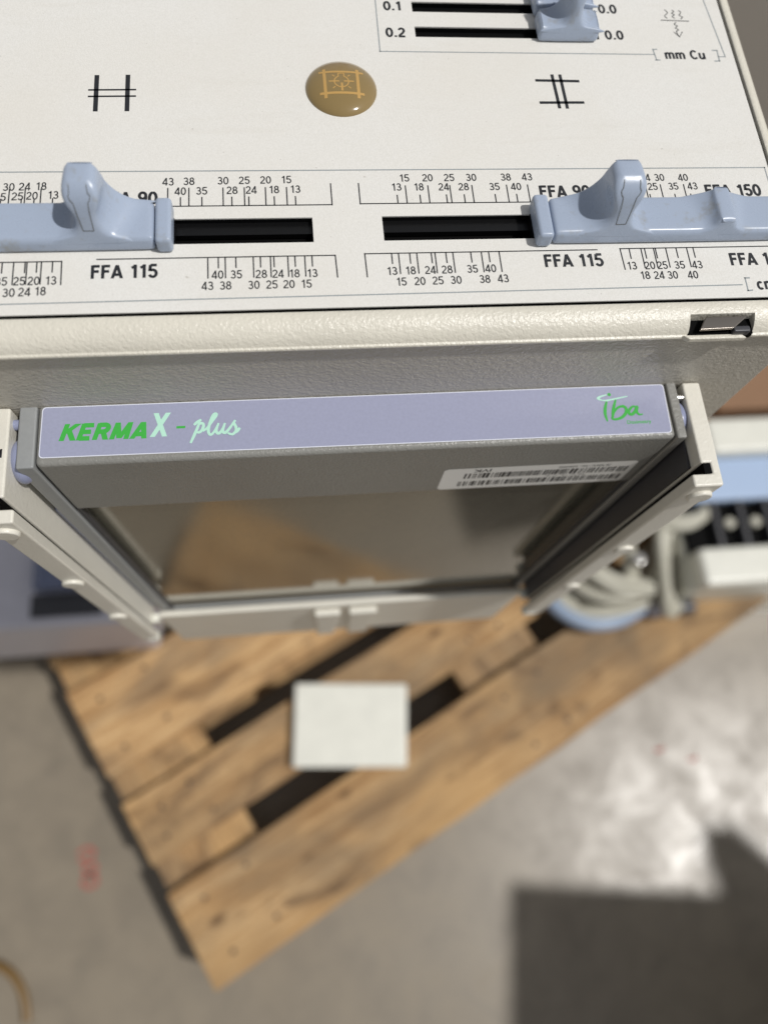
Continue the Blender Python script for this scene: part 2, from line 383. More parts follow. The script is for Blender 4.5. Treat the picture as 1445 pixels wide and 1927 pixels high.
# measured positions of the print on the panel and label, in mm
TEXTS = [('43', -30.76, 148.02, 2.25, 'n'), ('38', -25.44, 148.1, 2.25, 'n'), ('30', -16.64, 148.22, 2.25, 'n'), ('25', -11.1, 148.3, 2.25, 'n'), ('20', -5.52, 148.38, 2.25, 'n'), ('15', -0.04, 148.45, 2.25, 'n'), ('40', -27.63, 144.9, 2.25, 'n'), ('35', -22.18, 144.97, 2.25, 'n'), ('28', -14.35, 145.07, 2.25, 'n'), ('24', -9.38, 145.13, 2.25, 'n'), ('18', -3.4, 145.21, 2.25, 'n'), ('13', 2.2, 145.28, 2.25, 'n'), ('40', -18.45, 118.9, 2.25, 'n'), ('35', -13.83, 118.88, 2.25, 'n'), ('28', -7.6, 118.86, 2.25, 'n'), ('24', -3.4, 118.84, 2.25, 'n'), ('18', 0.75, 118.83, 2.25, 'n'), ('13', 5.26, 118.81, 2.25, 'n'), ('43', -20.97, 115.66, 2.25, 'n'), ('38', -16.53, 115.66, 2.25, 'n'), ('30', -9.56, 115.66, 2.25, 'n'), ('25', -5.06, 115.66, 2.25, 'n'), ('20', -0.8, 115.66, 2.25, 'n'), ('15', 3.61, 115.66, 2.25, 'n'), ('13', 29.29, 145.71, 2.25, 'n'), ('18', 35.38, 145.69, 2.25, 'n'), ('24', 42.16, 145.66, 2.25, 'n'), ('28', 47.66, 145.64, 2.25, 'n'), ('35', 56.24, 145.6, 2.25, 'n'), ('40', 62.28, 145.57, 2.25, 'n'), ('15', 31.69, 148.72, 2.25, 'n'), ('20', 38.02, 148.74, 2.25, 'n'), ('25', 43.98, 148.75, 2.25, 'n'), ('30', 50.12, 148.77, 2.25, 'n'), ('38', 59.81, 148.79, 2.25, 'n'), ('43', 65.83, 148.81, 2.25, 'n'), ('13', 25.75, 118.97, 2.25, 'n'), ('18', 30.56, 119.01, 2.25, 'n'), ('24', 35.69, 119.05, 2.25, 'n'), ('28', 40.1, 119.09, 2.25, 'n'), ('35', 46.81, 119.14, 2.25, 'n'), ('40', 51.69, 119.18, 2.25, 'n'), ('15', 27.87, 115.69, 2.25, 'n'), ('20', 32.63, 115.74, 2.25, 'n'), ('25', 37.36, 115.8, 2.25, 'n'), ('30', 42.11, 115.85, 2.25, 'n'), ('38', 49.71, 115.94, 2.25, 'n'), ('43', 54.6, 116.0, 2.25, 'n'), ('30', -70.55, 146.69, 2.25, 'n'), ('24', -66.66, 146.78, 2.25, 'n'), ('18', -62.58, 146.87, 2.25, 'n'), ('35', -72.44, 143.55, 2.25, 'n'), ('25', -68.24, 143.72, 2.25, 'n'), ('20', -64.69, 143.85, 2.25, 'n'), ('13', -59.48, 144.05, 2.25, 'n'), ('35', -70.33, 118.17, 2.25, 'n'), ('25', -66.11, 118.17, 2.25, 'n'), ('20', -62.75, 118.17, 2.25, 'n'), ('13', -58.67, 118.17, 2.25, 'n'), ('30', -68.37, 114.91, 2.25, 'n'), ('24', -64.72, 115.04, 2.25, 'n'), ('18', -60.99, 115.17, 2.25, 'n'), ('13', 90.21, 119.14, 2.25, 'n'), ('20', 95.18, 119.12, 2.25, 'n'), ('25', 98.68, 119.1, 2.25, 'n'), ('35', 103.54, 119.08, 2.25, 'n'), ('43', 108.51, 119.06, 2.25, 'n'), ('18', 93.29, 116.04, 2.25, 'n'), ('24', 97.14, 116.0, 2.25, 'n'), ('30', 100.91, 115.96, 2.25, 'n'), ('40', 106.58, 115.89, 2.25, 'n'), ('24', 99.8, 148.35, 2.25, 'n'), ('30', 103.95, 148.31, 2.25, 'n'), ('40', 110.92, 148.26, 2.25, 'n'), ('25', 101.33, 145.19, 2.25, 'n'), ('35', 107.43, 145.23, 2.25, 'n'), ('43', 113.08, 145.26, 2.25, 'n'), ('FFA 90', -40.66, 142.83, 3.6, 'b'), ('FFA 115', -41.26, 120.39, 3.6, 'b'), ('FFA 90', 75.76, 143.81, 3.6, 'b'), ('FFA 115', 74.47, 121.17, 3.6, 'b'), ('FFA 150', 124.73, 143.67, 3.6, 'b'), ('FFA 180', 126.42, 120.56, 3.6, 'b'), ('0.1', 34.09, 212.59, 3.3, 'b'), ('0.2', 34.09, 201.92, 3.3, 'b'), ('0.0', 99.95, 212.85, 3.3, 'b'), ('0.0', 100.13, 202.08, 3.3, 'b'), ('mm Cu', 121.85, 194.46, 3.2, 'b'), ('cm', 126.48, 112.53, 3.2, 'b')]
LINES = [(-30.85, 140.1, -30.85, 145.9, 0.26), (-25.46, 140.1, -25.46, 145.9, 0.26), (-16.69, 140.1, -16.69, 145.9, 0.26), (-11.17, 140.1, -11.17, 145.9, 0.26), (-5.67, 140.1, -5.67, 145.9, 0.26), (-0.13, 140.1, -0.13, 145.9, 0.26), (-27.62, 140.1, -27.62, 142.9, 0.26), (-22.15, 140.1, -22.15, 142.9, 0.26), (-14.46, 140.1, -14.46, 142.9, 0.26), (-10.07, 140.1, -10.07, 142.9, 0.26), (-3.46, 140.1, -3.46, 142.9, 0.26), (2.09, 140.1, 2.09, 142.9, 0.26), (-20.84, 124.1, -20.84, 117.9, 0.26), (-16.51, 124.1, -16.51, 117.9, 0.26), (-9.48, 124.1, -9.48, 117.9, 0.26), (-5.14, 124.1, -5.14, 117.9, 0.26), (-0.75, 124.1, -0.75, 117.9, 0.26), (3.57, 124.1, 3.57, 117.9, 0.26), (-18.23, 124.1, -18.23, 120.9, 0.26), (-13.85, 124.1, -13.85, 120.9, 0.26), (-7.69, 124.1, -7.69, 120.9, 0.26), (-4.28, 124.1, -4.28, 120.9, 0.26), (1.06, 124.1, 1.06, 120.9, 0.26), (5.41, 124.1, 5.41, 120.9, 0.26), (31.7, 140.3, 31.7, 146.1, 0.26), (37.85, 140.3, 37.85, 146.1, 0.26), (43.88, 140.3, 43.88, 146.1, 0.26), (49.98, 140.3, 49.98, 146.1, 0.26), (59.66, 140.3, 59.66, 146.1, 0.26), (65.57, 140.3, 65.57, 146.1, 0.26), (29.22, 140.3, 29.22, 143.0, 0.26), (35.4, 140.3, 35.4, 143.0, 0.26), (42.63, 140.3, 42.63, 143.0, 0.26), (47.52, 140.3, 47.52, 143.0, 0.26), (56.07, 140.3, 56.07, 143.0, 0.26), (62.07, 140.3, 62.07, 143.0, 0.26), (27.85, 124.4, 27.85, 118.1, 0.26), (32.64, 124.4, 32.64, 118.1, 0.26), (37.46, 124.4, 37.46, 118.1, 0.26), (42.19, 124.4, 42.19, 118.1, 0.26), (49.81, 124.4, 49.81, 118.1, 0.26), (54.6, 124.4, 54.6, 118.1, 0.26), (26.04, 124.4, 26.04, 121.2, 0.26), (30.78, 124.4, 30.78, 121.2, 0.26), (36.47, 124.4, 36.47, 121.2, 0.26), (40.35, 124.4, 40.35, 121.2, 0.26), (46.98, 124.4, 46.98, 121.2, 0.26), (51.78, 124.4, 51.78, 121.2, 0.26), (-70.32, 140.1, -70.32, 145.9, 0.26), (-66.44, 140.1, -66.44, 145.9, 0.26), (-62.56, 140.1, -62.56, 145.9, 0.26), (-67.22, 140.1, -67.22, 142.9, 0.26), (-64.11, 140.1, -64.11, 142.9, 0.26), (-59.56, 140.1, -59.56, 142.9, 0.26), (-72.25, 140.1, -72.25, 142.9, 0.26), (-61.19, 123.7, -61.19, 117.2, 0.26), (-64.6, 123.7, -64.6, 117.2, 0.26), (-67.74, 123.7, -67.74, 117.2, 0.26), (-58.53, 123.7, -58.53, 120.6, 0.26), (-62.26, 123.7, -62.26, 120.6, 0.26), (-65.04, 123.7, -65.04, 120.6, 0.26), (-70.43, 123.7, -70.43, 120.6, 0.26), (93.74, 124.6, 93.74, 118.4, 0.26), (97.29, 124.6, 97.29, 118.4, 0.26), (100.75, 124.6, 100.75, 118.4, 0.26), (106.69, 124.6, 106.69, 118.4, 0.26), (90.43, 124.6, 90.43, 121.4, 0.26), (94.76, 124.6, 94.76, 121.4, 0.26), (97.81, 124.6, 97.81, 121.4, 0.26), (103.67, 124.6, 103.67, 121.4, 0.26), (108.51, 124.6, 108.51, 121.4, 0.26), (99.33, 140.6, 99.33, 145.8, 0.26), (103.7, 140.6, 103.7, 145.8, 0.26), (110.54, 140.6, 110.54, 145.8, 0.26), (100.0, 140.6, 100.0, 142.5, 0.26), (107.27, 140.6, 107.27, 142.5, 0.26), (111.94, 140.6, 111.94, 142.5, 0.26), (-70, 140.1, 11.62, 140.1, 0.26), (11.62, 140, 11.62, 147, 0.26), (19.1, 140.3, 66, 140.3, 0.26), (19.1, 140.2, 19.1, 147, 0.26), (-48, 124.1, 11.4, 124.1, 0.26), (11.4, 124.2, 11.6, 117.4, 0.26), (19.05, 124.4, 81.5, 124.4, 0.26), (19.05, 124.5, 19.2, 117.3, 0.26), (-100, 123.7, -56.4, 123.7, 0.26), (-56.4, 123.8, -56.3, 116.9, 0.26), (87.9, 124.6, 133, 124.6, 0.26), (87.9, 124.7, 88.1, 118, 0.26), (88, 140.5, 125, 140.5, 0.26), (-50.07, 184.1, -50.07, 172.1, 1.25), (-41.8, 184.3, -41.8, 172.2, 1.25), (-52, 179.2, -39.7, 179.4, 0.55), (-52, 176.9, -39.7, 177.1, 0.55), (73.9, 183.8, 86.5, 183.6, 0.95), (73.9, 175.4, 86.6, 175.5, 0.95), (78.9, 185.8, 79.2, 173.6, 0.95), (81.3, 185.8, 81.5, 173.5, 0.95), (117.23, 208.56, 126.15, 208.31, 0.3)]
GLINES = [(29.17, 216, 28.9, 194.4, 0.33), (28.75, 194.4, 112.1, 194.4, 0.33), (134.6, 193.8, 132.9, 219, 0.33), (132.3, 193.8, 134.6, 193.8, 0.33), (112.09, 196.25, 112.42, 192.2, 0.35), (111.97, 196.46, 113.32, 196.48, 0.4), (112.09, 192.2, 113.43, 192.21, 0.4), (132.52, 196.34, 132.35, 192.04, 0.35), (130.97, 196.32, 132.52, 196.34, 0.4), (130.81, 192.02, 132.52, 192.04, 0.4), (-104, 151.4, 136.4, 151.6, 0.33), (136.3, 151.7, 136.0, 112.3, 0.33), (-104, 111.5, 119.7, 112.4, 0.33), (121.05, 114.53, 120.95, 110.5, 0.35), (120.9, 114.53, 122.26, 114.5, 0.4), (120.8, 110.5, 122.19, 110.63, 0.4)]
SQUIG = [[(119.22, 213.08), (119.98, 211.75), (118.82, 210.38), (119.45, 209.28)], [(121.61, 212.92), (122.16, 212.25), (121.32, 211.56), (122.04, 210.9), (121.2, 210.21), (121.87, 209.33)], [(123.66, 212.74), (124.38, 212.08), (123.56, 210.71), (124.46, 210.06), (123.74, 209.15)], [(121.88, 207.77), (121.17, 206.87), (122.06, 206.23), (121.17, 205.32), (122.06, 204.68), (121.18, 203.78), (121.73, 201.6)], [(120.32, 203.77), (121.73, 201.6), (123.07, 203.82)]]
PLUS = [[(-29.18, 92.48), (-28.34, 93.29), (-27.18, 94.08)], [(-27.54, 93.5), (-28.44, 91.07), (-29.33, 88.9), (-30.12, 87.03)], [(-27.99, 92.43), (-27.1, 92.98), (-26.58, 92.36), (-26.9, 90.99), (-27.78, 90.15), (-28.53, 90.38)], [(-26.77, 90.5), (-25.57, 91.43), (-24.22, 93.35), (-23.09, 95.04), (-23.17, 95.7), (-23.88, 95.23), (-24.66, 93.37), (-25.26, 90.92), (-25.02, 89.53), (-24.4, 89.4), (-23.59, 90.35), (-22.68, 92.19)], [(-22.45, 92.77), (-23.06, 90.82), (-22.94, 89.82), (-22.28, 89.69), (-21.46, 90.74), (-20.67, 92.69)], [(-20.67, 92.69), (-21.28, 90.73), (-21.17, 89.84), (-20.5, 89.81), (-19.37, 91.14), (-17.85, 93.46)], [(-17.85, 93.46), (-18.23, 92.58), (-17.72, 91.31), (-17.75, 90.07), (-18.74, 89.13), (-19.98, 89.59)], [(-17.76, 89.58), (-17.16, 90.29), (-16.61, 91.01)]]
IBA = [[(90.36, 94.7), (89.58, 92.73), (89.18, 90.56), (89.44, 88.2)], [(93.22, 95.21), (92.14, 92.62), (91.5, 90.46), (91.12, 89.05)], [(91.79, 90.76), (93.28, 92.44), (95.13, 92.86), (95.87, 91.83), (95.22, 90.3), (93.52, 89.07), (91.42, 88.79), (90.86, 89.56)], [(99.18, 92.44), (98.05, 92.68), (96.78, 91.66), (96.45, 90.55), (97.25, 90.14), (98.44, 91.09), (99.34, 92.62), (98.91, 91.07), (99.41, 90.05), (100.59, 90.06)]]
SWOOSH = [(90.36, 94.7), (88.21, 95.17), (87.45, 95.84), (88.46, 96.55), (90.6, 96.97), (90.67, 96.71), (88.98, 96.15), (88.48, 95.67), (89.4, 95.25), (91.49, 95.41), (94.54, 95.92), (96.85, 96.2), (96.8, 95.95), (93.83, 95.31), (90.36, 94.7)]


# ---------------------------------------------------------------- the collimator
PZ = 161.0                                  # depth of the printed sheet
col = empty('x_ray_collimator', W(15, 210, 420), 'cream boxed x-ray collimator with printed control panel and blue sliders', 'collimator')
XL, XR, YF, YB = -107.0, 137.5, 100.0, 345.0
box('housing', (XL, XR, YF, YB, 166.2, 420), MT['face'], col, 0.5)
box('floor_pan', (XL + 2, XR - 2, YF + 2, YB - 2, 165, 166.1), MT['void'], col)

# rim: a rounded moulding round the panel, broken in front where the latch sits
def rim(name, A, B, out, prof, mit=(0, 0)):
    """moulding from A to B (inner edge), out = outward unit; mit = how far each end is mitred per mm outward"""
    bm = bmesh.new(); A = Vector(A); B = Vector(B); out = Vector(out); t = (B - A).normalized()
    P = [bm.verts.new(W(*(A + out * d + t * (-d * mit[0])), z)) for d, z in prof]
    Q = [bm.verts.new(W(*(B + out * d + t * (d * mit[1])), z)) for d, z in prof]
    n = len(prof)
    for i in range(n): bm.faces.new((P[i], P[(i + 1) % n], Q[(i + 1) % n], Q[i]))
    bm.faces.new(P); bm.faces.new(Q)
    return build(name, bm, MT['cream'], col, smooth=35)
def prof(k): return [(0, 165.8), (0, 161.3), (0.15, 160.95), (0.5, 160.75), (1.2, 160.65), (2.4 * k, 160.75), (3.8 * k, 161.1), (5.2 * k, 161.75), (6.4 * k, 162.6), (7.3 * k, 163.6), (7.8 * k, 164.5), (8.35 * k, 164.7), (8.5 * k, 165.1), (8.3 * k, 165.8)]
YI, XI, XIL = 107.55, 138.4, -107.6
boxes('panel_gasket', [(XIL, XI, YI, 109.2, 162.1, 165.9), (136.6, XI, 109.2, 344, 162.1, 165.9)], MT['void'], col)
rim('front_rim', (XIL, YI), (103.2, YI), (0, -1), prof(1), (1, 0))
rim('front_rim', (121.2, YI), (XI, YI), (0, -1), prof(1), (0, 0.62))
rim('side_rim', (XI, YI), (XI, 345), (1, 0), prof(0.62), (1.6, 0))
rim('side_rim', (XIL, YI), (XIL, 345), (-1, 0), prof(0.62), (1.6, 0))
rim('front_rim', (103.2, YI), (121.2, YI), (0, -1), prof(1)[:7] + [(3.9, 165.8)])
latch = prism('latch', [(105.2, 99.4), (114.6, 99.6), (119.4, 103.2), (107.6, 103.1)], 161.6, 162.5, MT['latchmetal'], col, 'd', 0.2)
box('latch_pin', (115.0, 119.6, 98.9, 100.7, 162.2, 164.6), MT['dark'], col, 0.4)
prism('latch_lip', [(101.6, 99.3), (103.2, 98.0), (119.2, 98.0), (117.8, 99.3)], 163.9, 165.6, MT['cream'], col, 'd', 0.3)
box('latch_well', (103.3, 121.1, 99.3, 103.6, 163.9, 166.1), MT['void'], col)

# control panel sheet with its slots cut out
slots = [(-100.0, 6.15, 128.3, 136.1), (24.5, 134.0, 128.4, 136.2), (39.95, 96, 200.25, 204.4), (39.95, 96, 210.35, 214.5), (39.95, 96, 220.4, 224.6)]
bm = bmesh.new()
px0, px1, py0, py1 = -106.9, 137.4, 108.45, 344.0
xs = sorted({px0, px1} | {s[0] for s in slots} | {s[1] for s in slots}); ys = sorted({py0, py1} | {s[2] for s in slots} | {s[3] for s in slots})
inside = lambda x, y: any(a < x < b and c < y < e for a, b, c, e in slots)
vt = {}
def gv(x, y, d):
    k = (x, y, d)
    if k not in vt: vt[k] = bm.verts.new(W(x, y, d))
    return vt[k]
TB = PZ + 0.4
for i in range(len(xs) - 1):
    for j in range(len(ys) - 1):
        if inside((xs[i] + xs[i + 1]) / 2, (ys[j] + ys[j + 1]) / 2): continue
        for d in (PZ, TB): bm.faces.new([gv(xs[i], ys[j], d), gv(xs[i + 1], ys[j], d), gv(xs[i + 1], ys[j + 1], d), gv(xs[i], ys[j + 1], d)])
for e in [e for e in bm.edges if len(e.link_faces) == 1 and abs(e.verts[0].co.z - W(0, 0, PZ).z) < 1e-7]:
    a, b = e.verts; lo = [vt[next(k for k, v in vt.items() if v is q)[:2] + (TB,)] for q in (a, b)]
    bm.faces.new((a, b, lo[1], lo[0]))
panel = build('control_panel', bm, MT['panel'], col)
for a, b, c, e in slots:
    bm = bmesh.new()
    # dark trough under each slot: walls, floor and a ledge along its upper half
    for q in ((a - 1, a - 0.05, c - 1, e + 1), (b + 0.05, b + 1, c - 1, e + 1), (a, b, c - 1, c - 0.3), (a, b, e + 0.3, e + 1)): add_box(bm, *q, TB + 0.02, 164.7)
    m = (c + e) / 2 + 0.3
    add_box(bm, a, b, m, e + 0.3, 163.0, 164.6)
    build('slot_trough', bm, MT['black'], col)

zi = PZ - 0.035
bm = bmesh.new()
for l in LINES: seg_line(bm, *(l[:4]), l[4] * (1.3 if l[4] < .3 else 1), zi)
for s in SQUIG: stroke(bm, spline(s, 5) if len(s) > 3 else s, 0.28, zi)
ink('printed_ticks', bm, MT['ink'], panel)
bm = bmesh.new()
for l in GLINES: seg_line(bm, *l, zi)
ink('printed_frame', bm, MT['inkgrey'], panel)
bm = bmesh.new()
for s, x, y, h, st in TEXTS:
    if s == '0.0': x += 0.8
    letter(bm, s, x, y, zi, h * 1.1, .135 if st == 'n' else .2, .98 if st == 'n' else 1.0, .07 if st == 'n' else .09)
ink('printed_text', bm, MT['ink'], panel)

# amber light button: a domed disc with the icon printed on it
BX, BY, BR, BH = 16.7, 180.0, 10.1, 2.6
def dome_d(x, y):
    r = min(1.0, math.hypot(x - BX, y - BY) / BR); return PZ - BH * (1 - r ** 2.6) ** 0.62
bm = bmesh.new(); rings = []
for i in range(20):
    r = BR * math.sin(i / 19 * math.pi / 2)
    rings.append([bm.verts.new(W(BX + r * math.cos(a), BY + r * math.sin(a), dome_d(BX + r * math.cos(a), BY + r * math.sin(a)))) for a in [k * 2 * math.pi / 64 for k in range(64)]] if i else [bm.verts.new(W(BX, BY, PZ - BH))])
for k in range(64): bm.faces.new((rings[0][0], rings[1][k], rings[1][(k + 1) % 64]))
for i in range(1, 19):
    for k in range(64): bm.faces.new((rings[i][k], rings[i + 1][k], rings[i + 1][(k + 1) % 64], rings[i][(k + 1) % 64]))
btn = build('light_button', bm, MT['amber'], col, smooth=80)
def on_dome(bm, pts, w):
    n = max(2, int(sum((Vector(pts[i + 1]) - Vector(pts[i])).length for i in range(len(pts) - 1)) / 0.5)); fine = []
    for i in range(len(pts) - 1):
        for j in range(n): fine.append(Vector(pts[i]).lerp(Vector(pts[i + 1]), j / n))
    fine.append(Vector(pts[-1])); L = []
    for i, p in enumerate(fine):
        t = (fine[min(i + 1, len(fine) - 1)] - fine[max(i - 1, 0)]).normalized(); nn = Vector((-t.y, t.x)) * w / 2
        L.append([bm.verts.new(W(q.x, q.y, dome_d(q.x, q.y) - 0.03)) for q in (p + nn, p - nn)])
    for i in range(len(fine) - 1): bm.faces.new((L[i][0], L[i][1], L[i + 1][1], L[i + 1][0]))
bm = bmesh.new(); q = lambda x, y: (BX + x, BY + y)
on_dome(bm, [q(-6.2, 3.7), q(6.3, 3.6)], 0.75); on_dome(bm, [q(-6.2, -3.9), q(6.2, -4.0)], 0.75)
on_dome(bm, [q(-4.7, 5.0), q(-4.6, -5.4)], 0.85); on_dome(bm, [q(4.6, 4.9), q(4.6, -5.4)], 0.85)
on_dome(bm, [q(2.0 * math.cos(a), 2.0 * math.sin(a)) for a in [math.pi * (0.62 + 1.76 * k / 24) for k in range(25)]], 0.35)
on_dome(bm, [q(-0.8, 1.9), q(-0.8, 3.0), q(0.8, 3.0), q(0.8, 1.9)], 0.32)
on_dome(bm, [q(-3.5, 0.1), q(-0.6, 0.1)], 0.45); on_dome(bm, [q(0.7, 0.1), q(3.5, 0.1)], 0.45); on_dome(bm, [q(0.05, -0.5), q(0.05, -3.3)], 0.6)
for sx, sy in ((1, 1), (-1, 1), (1, -1), (-1, -1)): on_dome(bm, [q(sx * 1.8, sy * 1.8), q(sx * 2.5, sy * 2.4)], 0.32)
ink('button_icon', bm, MT['icon'], btn)

# sliders: a bar with a scooped thumb fin. profile heights in mm above the sheet
def fin_profile(cx, top, wt, bar, k=1.0, inner=1):
    """front and back outlines of the fin over the bar, (x, h): narrow waist in front, broad scooped flanks behind"""
    hw = wt / 2; t = top
    fr = [(-8.8, bar), (-7.4, bar + .1), (-5.9, bar + .45), (-4.7, bar + 1.0), (-3.7, bar + 1.9), (-3.0, bar + 3.1), (-2.75, bar + 4.6), (-2.85, bar + 6.2), (-hw + .35, t - 4.6), (-hw + .05, t - 3.2), (-hw + .02, t - 2.1), (-hw + .38, t - 1.0), (-hw + 1.15, t - .28), (-hw + 2.4, t)]
    bk = [(-14.5, bar), (-13.0, bar + .15), (-11.4, bar + .6), (-9.8, bar + 1.4), (-8.2, bar + 2.6), (-6.9, bar + 4.1), (-5.9, bar + 5.8), (-5.1, bar + 7.6), (-hw - .55, t - 4.0), (-hw - .2, t - 3.0), (-hw + .02, t - 2.1), (-hw + .38, t - 1.0), (-hw + 1.15, t - .28), (-hw + 2.4, t)]
    bo = [(x * .88, h) for x, h in fr]                     # the flank away from the middle is barely scooped
    f = lambda q, r: [(cx + x * k if h < t - 5 else cx + x, h) for x, h in q] + [(cx - (x * k if h < t - 5 else x), h) for x, h in reversed(r)]
    return f(fr, fr), (f(bo, bk) if inner > 0 else f(bk, bo))
def bump_profile(cx, top, bar, w, flare):
    def q(fl):
        left = [(-fl, bar), (-fl * 0.75, bar + 0.15), (-fl * 0.55, bar + 0.7), (-w / 2 - 0.5, (bar + top) / 2 + 0.1), (-w / 2, top - 0.9), (-w / 2 + 0.4, top - 0.25), (-w / 2 + 1.1, top)]
        return [(cx + x, h) for x, h in left] + [(cx - x, h) for x, h in reversed(left)]
    return q(flare * .62), q(flare)
LEAN = [(0, 0), (4.4, 0.9), (9, 1.9), (12, 2.7), (14.0, 3.6), (15.6, 4.7), (16.6, 5.9), (17.2, 7.2), (17.5, 8.2), (19, 9.0)]
def lean(h):
    for (a, b), (c, d) in zip(LEAN, LEAN[1:]):
        if h <= c: return b + (d - b) * (h - a) / (c - a)
    return LEAN[-1][1]
def slider_mesh(name, ends, fins, y0, y1):
    """bar outline ends[0] .. fins .. ends[1]; the front is banded so that it can curve back towards the fin's top"""
    bm = bmesh.new(); fins = sorted(fins, key=lambda f: f[0][0][0])
    def col_(side):
        V = lambda p: bm.verts.new(W(p[0], (y0 + lean(p[1])) if side == 0 else y1, PZ - 0.05 - p[1]))
        A = [V(p) for p in ends[0]]; F = [[V(p) for p in f[side]] for f in fins]; B = [V(p) for p in ends[1]]
        bm.faces.new(A + [v for f in F for v in (f[0], f[-1])] + B)
        for f in F:
            n = len(f)
            for i in range(n // 2 - 1): bm.faces.new((f[i], f[i + 1], f[n - 2 - i], f[n - 1 - i]))
        return A + [v for f in F for v in f] + B
    P, Q = col_(0), col_(1); n = len(P)
    for i in range(n): bm.faces.new((P[i], P[(i + 1) % n], Q[(i + 1) % n], Q[i]))
    o = build(name, bm, MT['blue'], col)
    m = o.modifiers.new('bevel', 'BEVEL'); m.width = 0.0014; m.segments = 3; m.use_clamp_overlap = False; m.limit_method = 'ANGLE'; m.angle_limit = math.radians(48)
    m = o.modifiers.new('round', 'SUBSURF'); m.levels = 2; m.render_levels = 2
    for f in o.data.polygons: f.use_smooth = True
    return o
def slider(xa, xb, cap, parts, y0, y1):
    """bar from xa to xb along X; cap = x range of the separate end cap"""
    o = slider_mesh('slider_handle', ([(xa, 0), (xa, 4.3)], [(xb, 4.3), (xb, 0)]), parts, y0, y1)
    if cap:
        box('end_cap', (cap[0], cap[1], y0 - 0.35, y1 + 0.35, PZ - 5.0, PZ - 0.05), MT['blue'], o, 1.0, 4)
        box('guide_tongue', (cap[0] if cap[0] < xa else xb - 2, xa + 2 if cap[0] < xa else cap[1], y0 + 3.2, y1 - 2.2, PZ - 0.04, PZ + 1.8), MT['black'], o)
    return o
def inlay(o, cx, top, y0, y1, hw, lo):
    """hairline groove that frames the raised strip on the fin's front"""
    bm = bmesh.new(); k = 0
    q = [(-1.0, top - .5), (-1.05, top - 1.6), (-1.25, top - 2.2), (-1.12, top - 2.9), (-.86, top - 3.5), (-.8, top - 4.4), (-.74, top - 6.0), (-.62, lo)]
    pts = [(x * hw, h) for x, h in q] + [(-x * hw, h) for x, h in reversed(q)]
    for (xa, ha), (xb, hb) in zip(pts, pts[1:]):
        m = 3
        for j in range(m):
            a = Vector((xa + (xb - xa) * j / m, ha + (hb - ha) * j / m)); b = Vector((xa + (xb - xa) * (j + 1) / m, ha + (hb - ha) * (j + 1) / m))
            t = (b - a).normalized(); nx, nh = -t.y * .08, t.x * .08
            bm.faces.new([bm.verts.new(W(cx + x, y0 + lean(h) - 0.05, PZ - 0.06 - h)) for x, h in ((a.x + nx, a.y + nh), (a.x - nx, a.y - nh), (b.x - nx, b.y - nh), (b.x + nx, b.y + nh))])
    return build('inlay_groove', bm, MT['inkdark'], o)
MT['inkdark'] = M_simple('grey_groove_line', (104, 104, 98), 0.7)  # flat grey for the drawn groove lines
fl_ = fin_profile(-48.2, 17.2, 8.6, 4.3, .98)
sl = slider(-104, -33.3, (-33.1, -29.1), [fl_, bump_profile(-84, 7.2, 4.3, 5, 10)], 125.9, 138.6)
tag(sl, 'left blue slider with upright thumb fin')
inlay(sl, -48.2, 17.2, 125.9, 138.6, 2.0, 6.6)
fr_ = fin_profile(86.0, 17.4, 9.0, 4.3, 1.05, -1)
sr = slider(69.0, 133.5, (64.6, 68.7), [fr_, bump_profile(115.8, 7.6, 4.3, 5.2, 10.5)], 125.7, 138.5)
tag(sr, 'right blue slider with tall fin and second low hump')
inlay(sr, 86.0, 17.4, 125.7, 138.5, 2.1, 6.6)
def filter_slider(y0, y1):
    fr, bk = fin_profile(86.6, 19, 8.0, 4.4, .60, -1)
    return slider_mesh('filter_slider', ([(76.2, 0), (76.2, 4.0), (76.9, 4.4)], [(94.4, 4.4), (95.0, 4.0), (95.0, 0)]), [(fr, bk)], y0, y1)
filter_slider(198.2, 207.2); filter_slider(208.2, 217.2); filter_slider(218.2, 227.2)

# accessory rails under the housing and the bar between them
def rail(sgn, xin, xweb, xout):
    """vertical channel: web, groove and front lip; xin is the lip's inner edge, xweb the web's inner face"""
    X = sorted
    xn = xweb + 2.9 * sgn
    o = prism('accessory_rail', [(xweb, 99.8), (xout, 99.8), (xout, 66.4), (xin, 66.4), (xin, 70.3), (xn, 70.3), (xn, 73.6), (xweb, 73.6)], 191.5, 381, MT['rail'], col, 'd', 0.7, 3)
    for d in (199, 257, 317):
        b = cyl('stop_boss', ((xin + xout) / 2 + 0.5 * sgn, 66.2, d), 'y', 3.6, 2.2, MT['rail'], o, 24, 0.6)
    for y in (68.2, 77.0):
        box('rail_foot', (*X((xin - 0.5 * sgn, xout - 2 * sgn)), y - 2.4, y + 2.4, 377, 383), MT['white_box'], o, 1.4, 3)
    return o
rr = rail(1, 111.2, 114.6, 120.2)
box('guide_lining', (113.75, 114.55, 74.2, 99.4, 197, 380), MT['dark'], rr, 0.2)
box('groove_shade_fill', (115.3, 117.45, 70.35, 73.55, 191.6, 380), MT['void'], rr)  # black filler stands in for the shade inside the groove
rl = rail(-1, -75.4, -78.2, -83.2)
box('guide_lining', (-78.15, -77.7, 84.5, 99.4, 203, 380), MT['dark'], rl, 0.15)  # dark lining that also stands in for the meter's shadow on this wall
box('groove_shade_fill', (-81.05, -79.0, 70.35, 73.55, 191.6, 380), MT['void'], rl)  # same painted shade in the left groove
cb = boxes('rail_crossbar', [(-76.5, 113.5, 78.6, 81.6, 385, 458)], MT['rail'], rr.parent, 0.8)
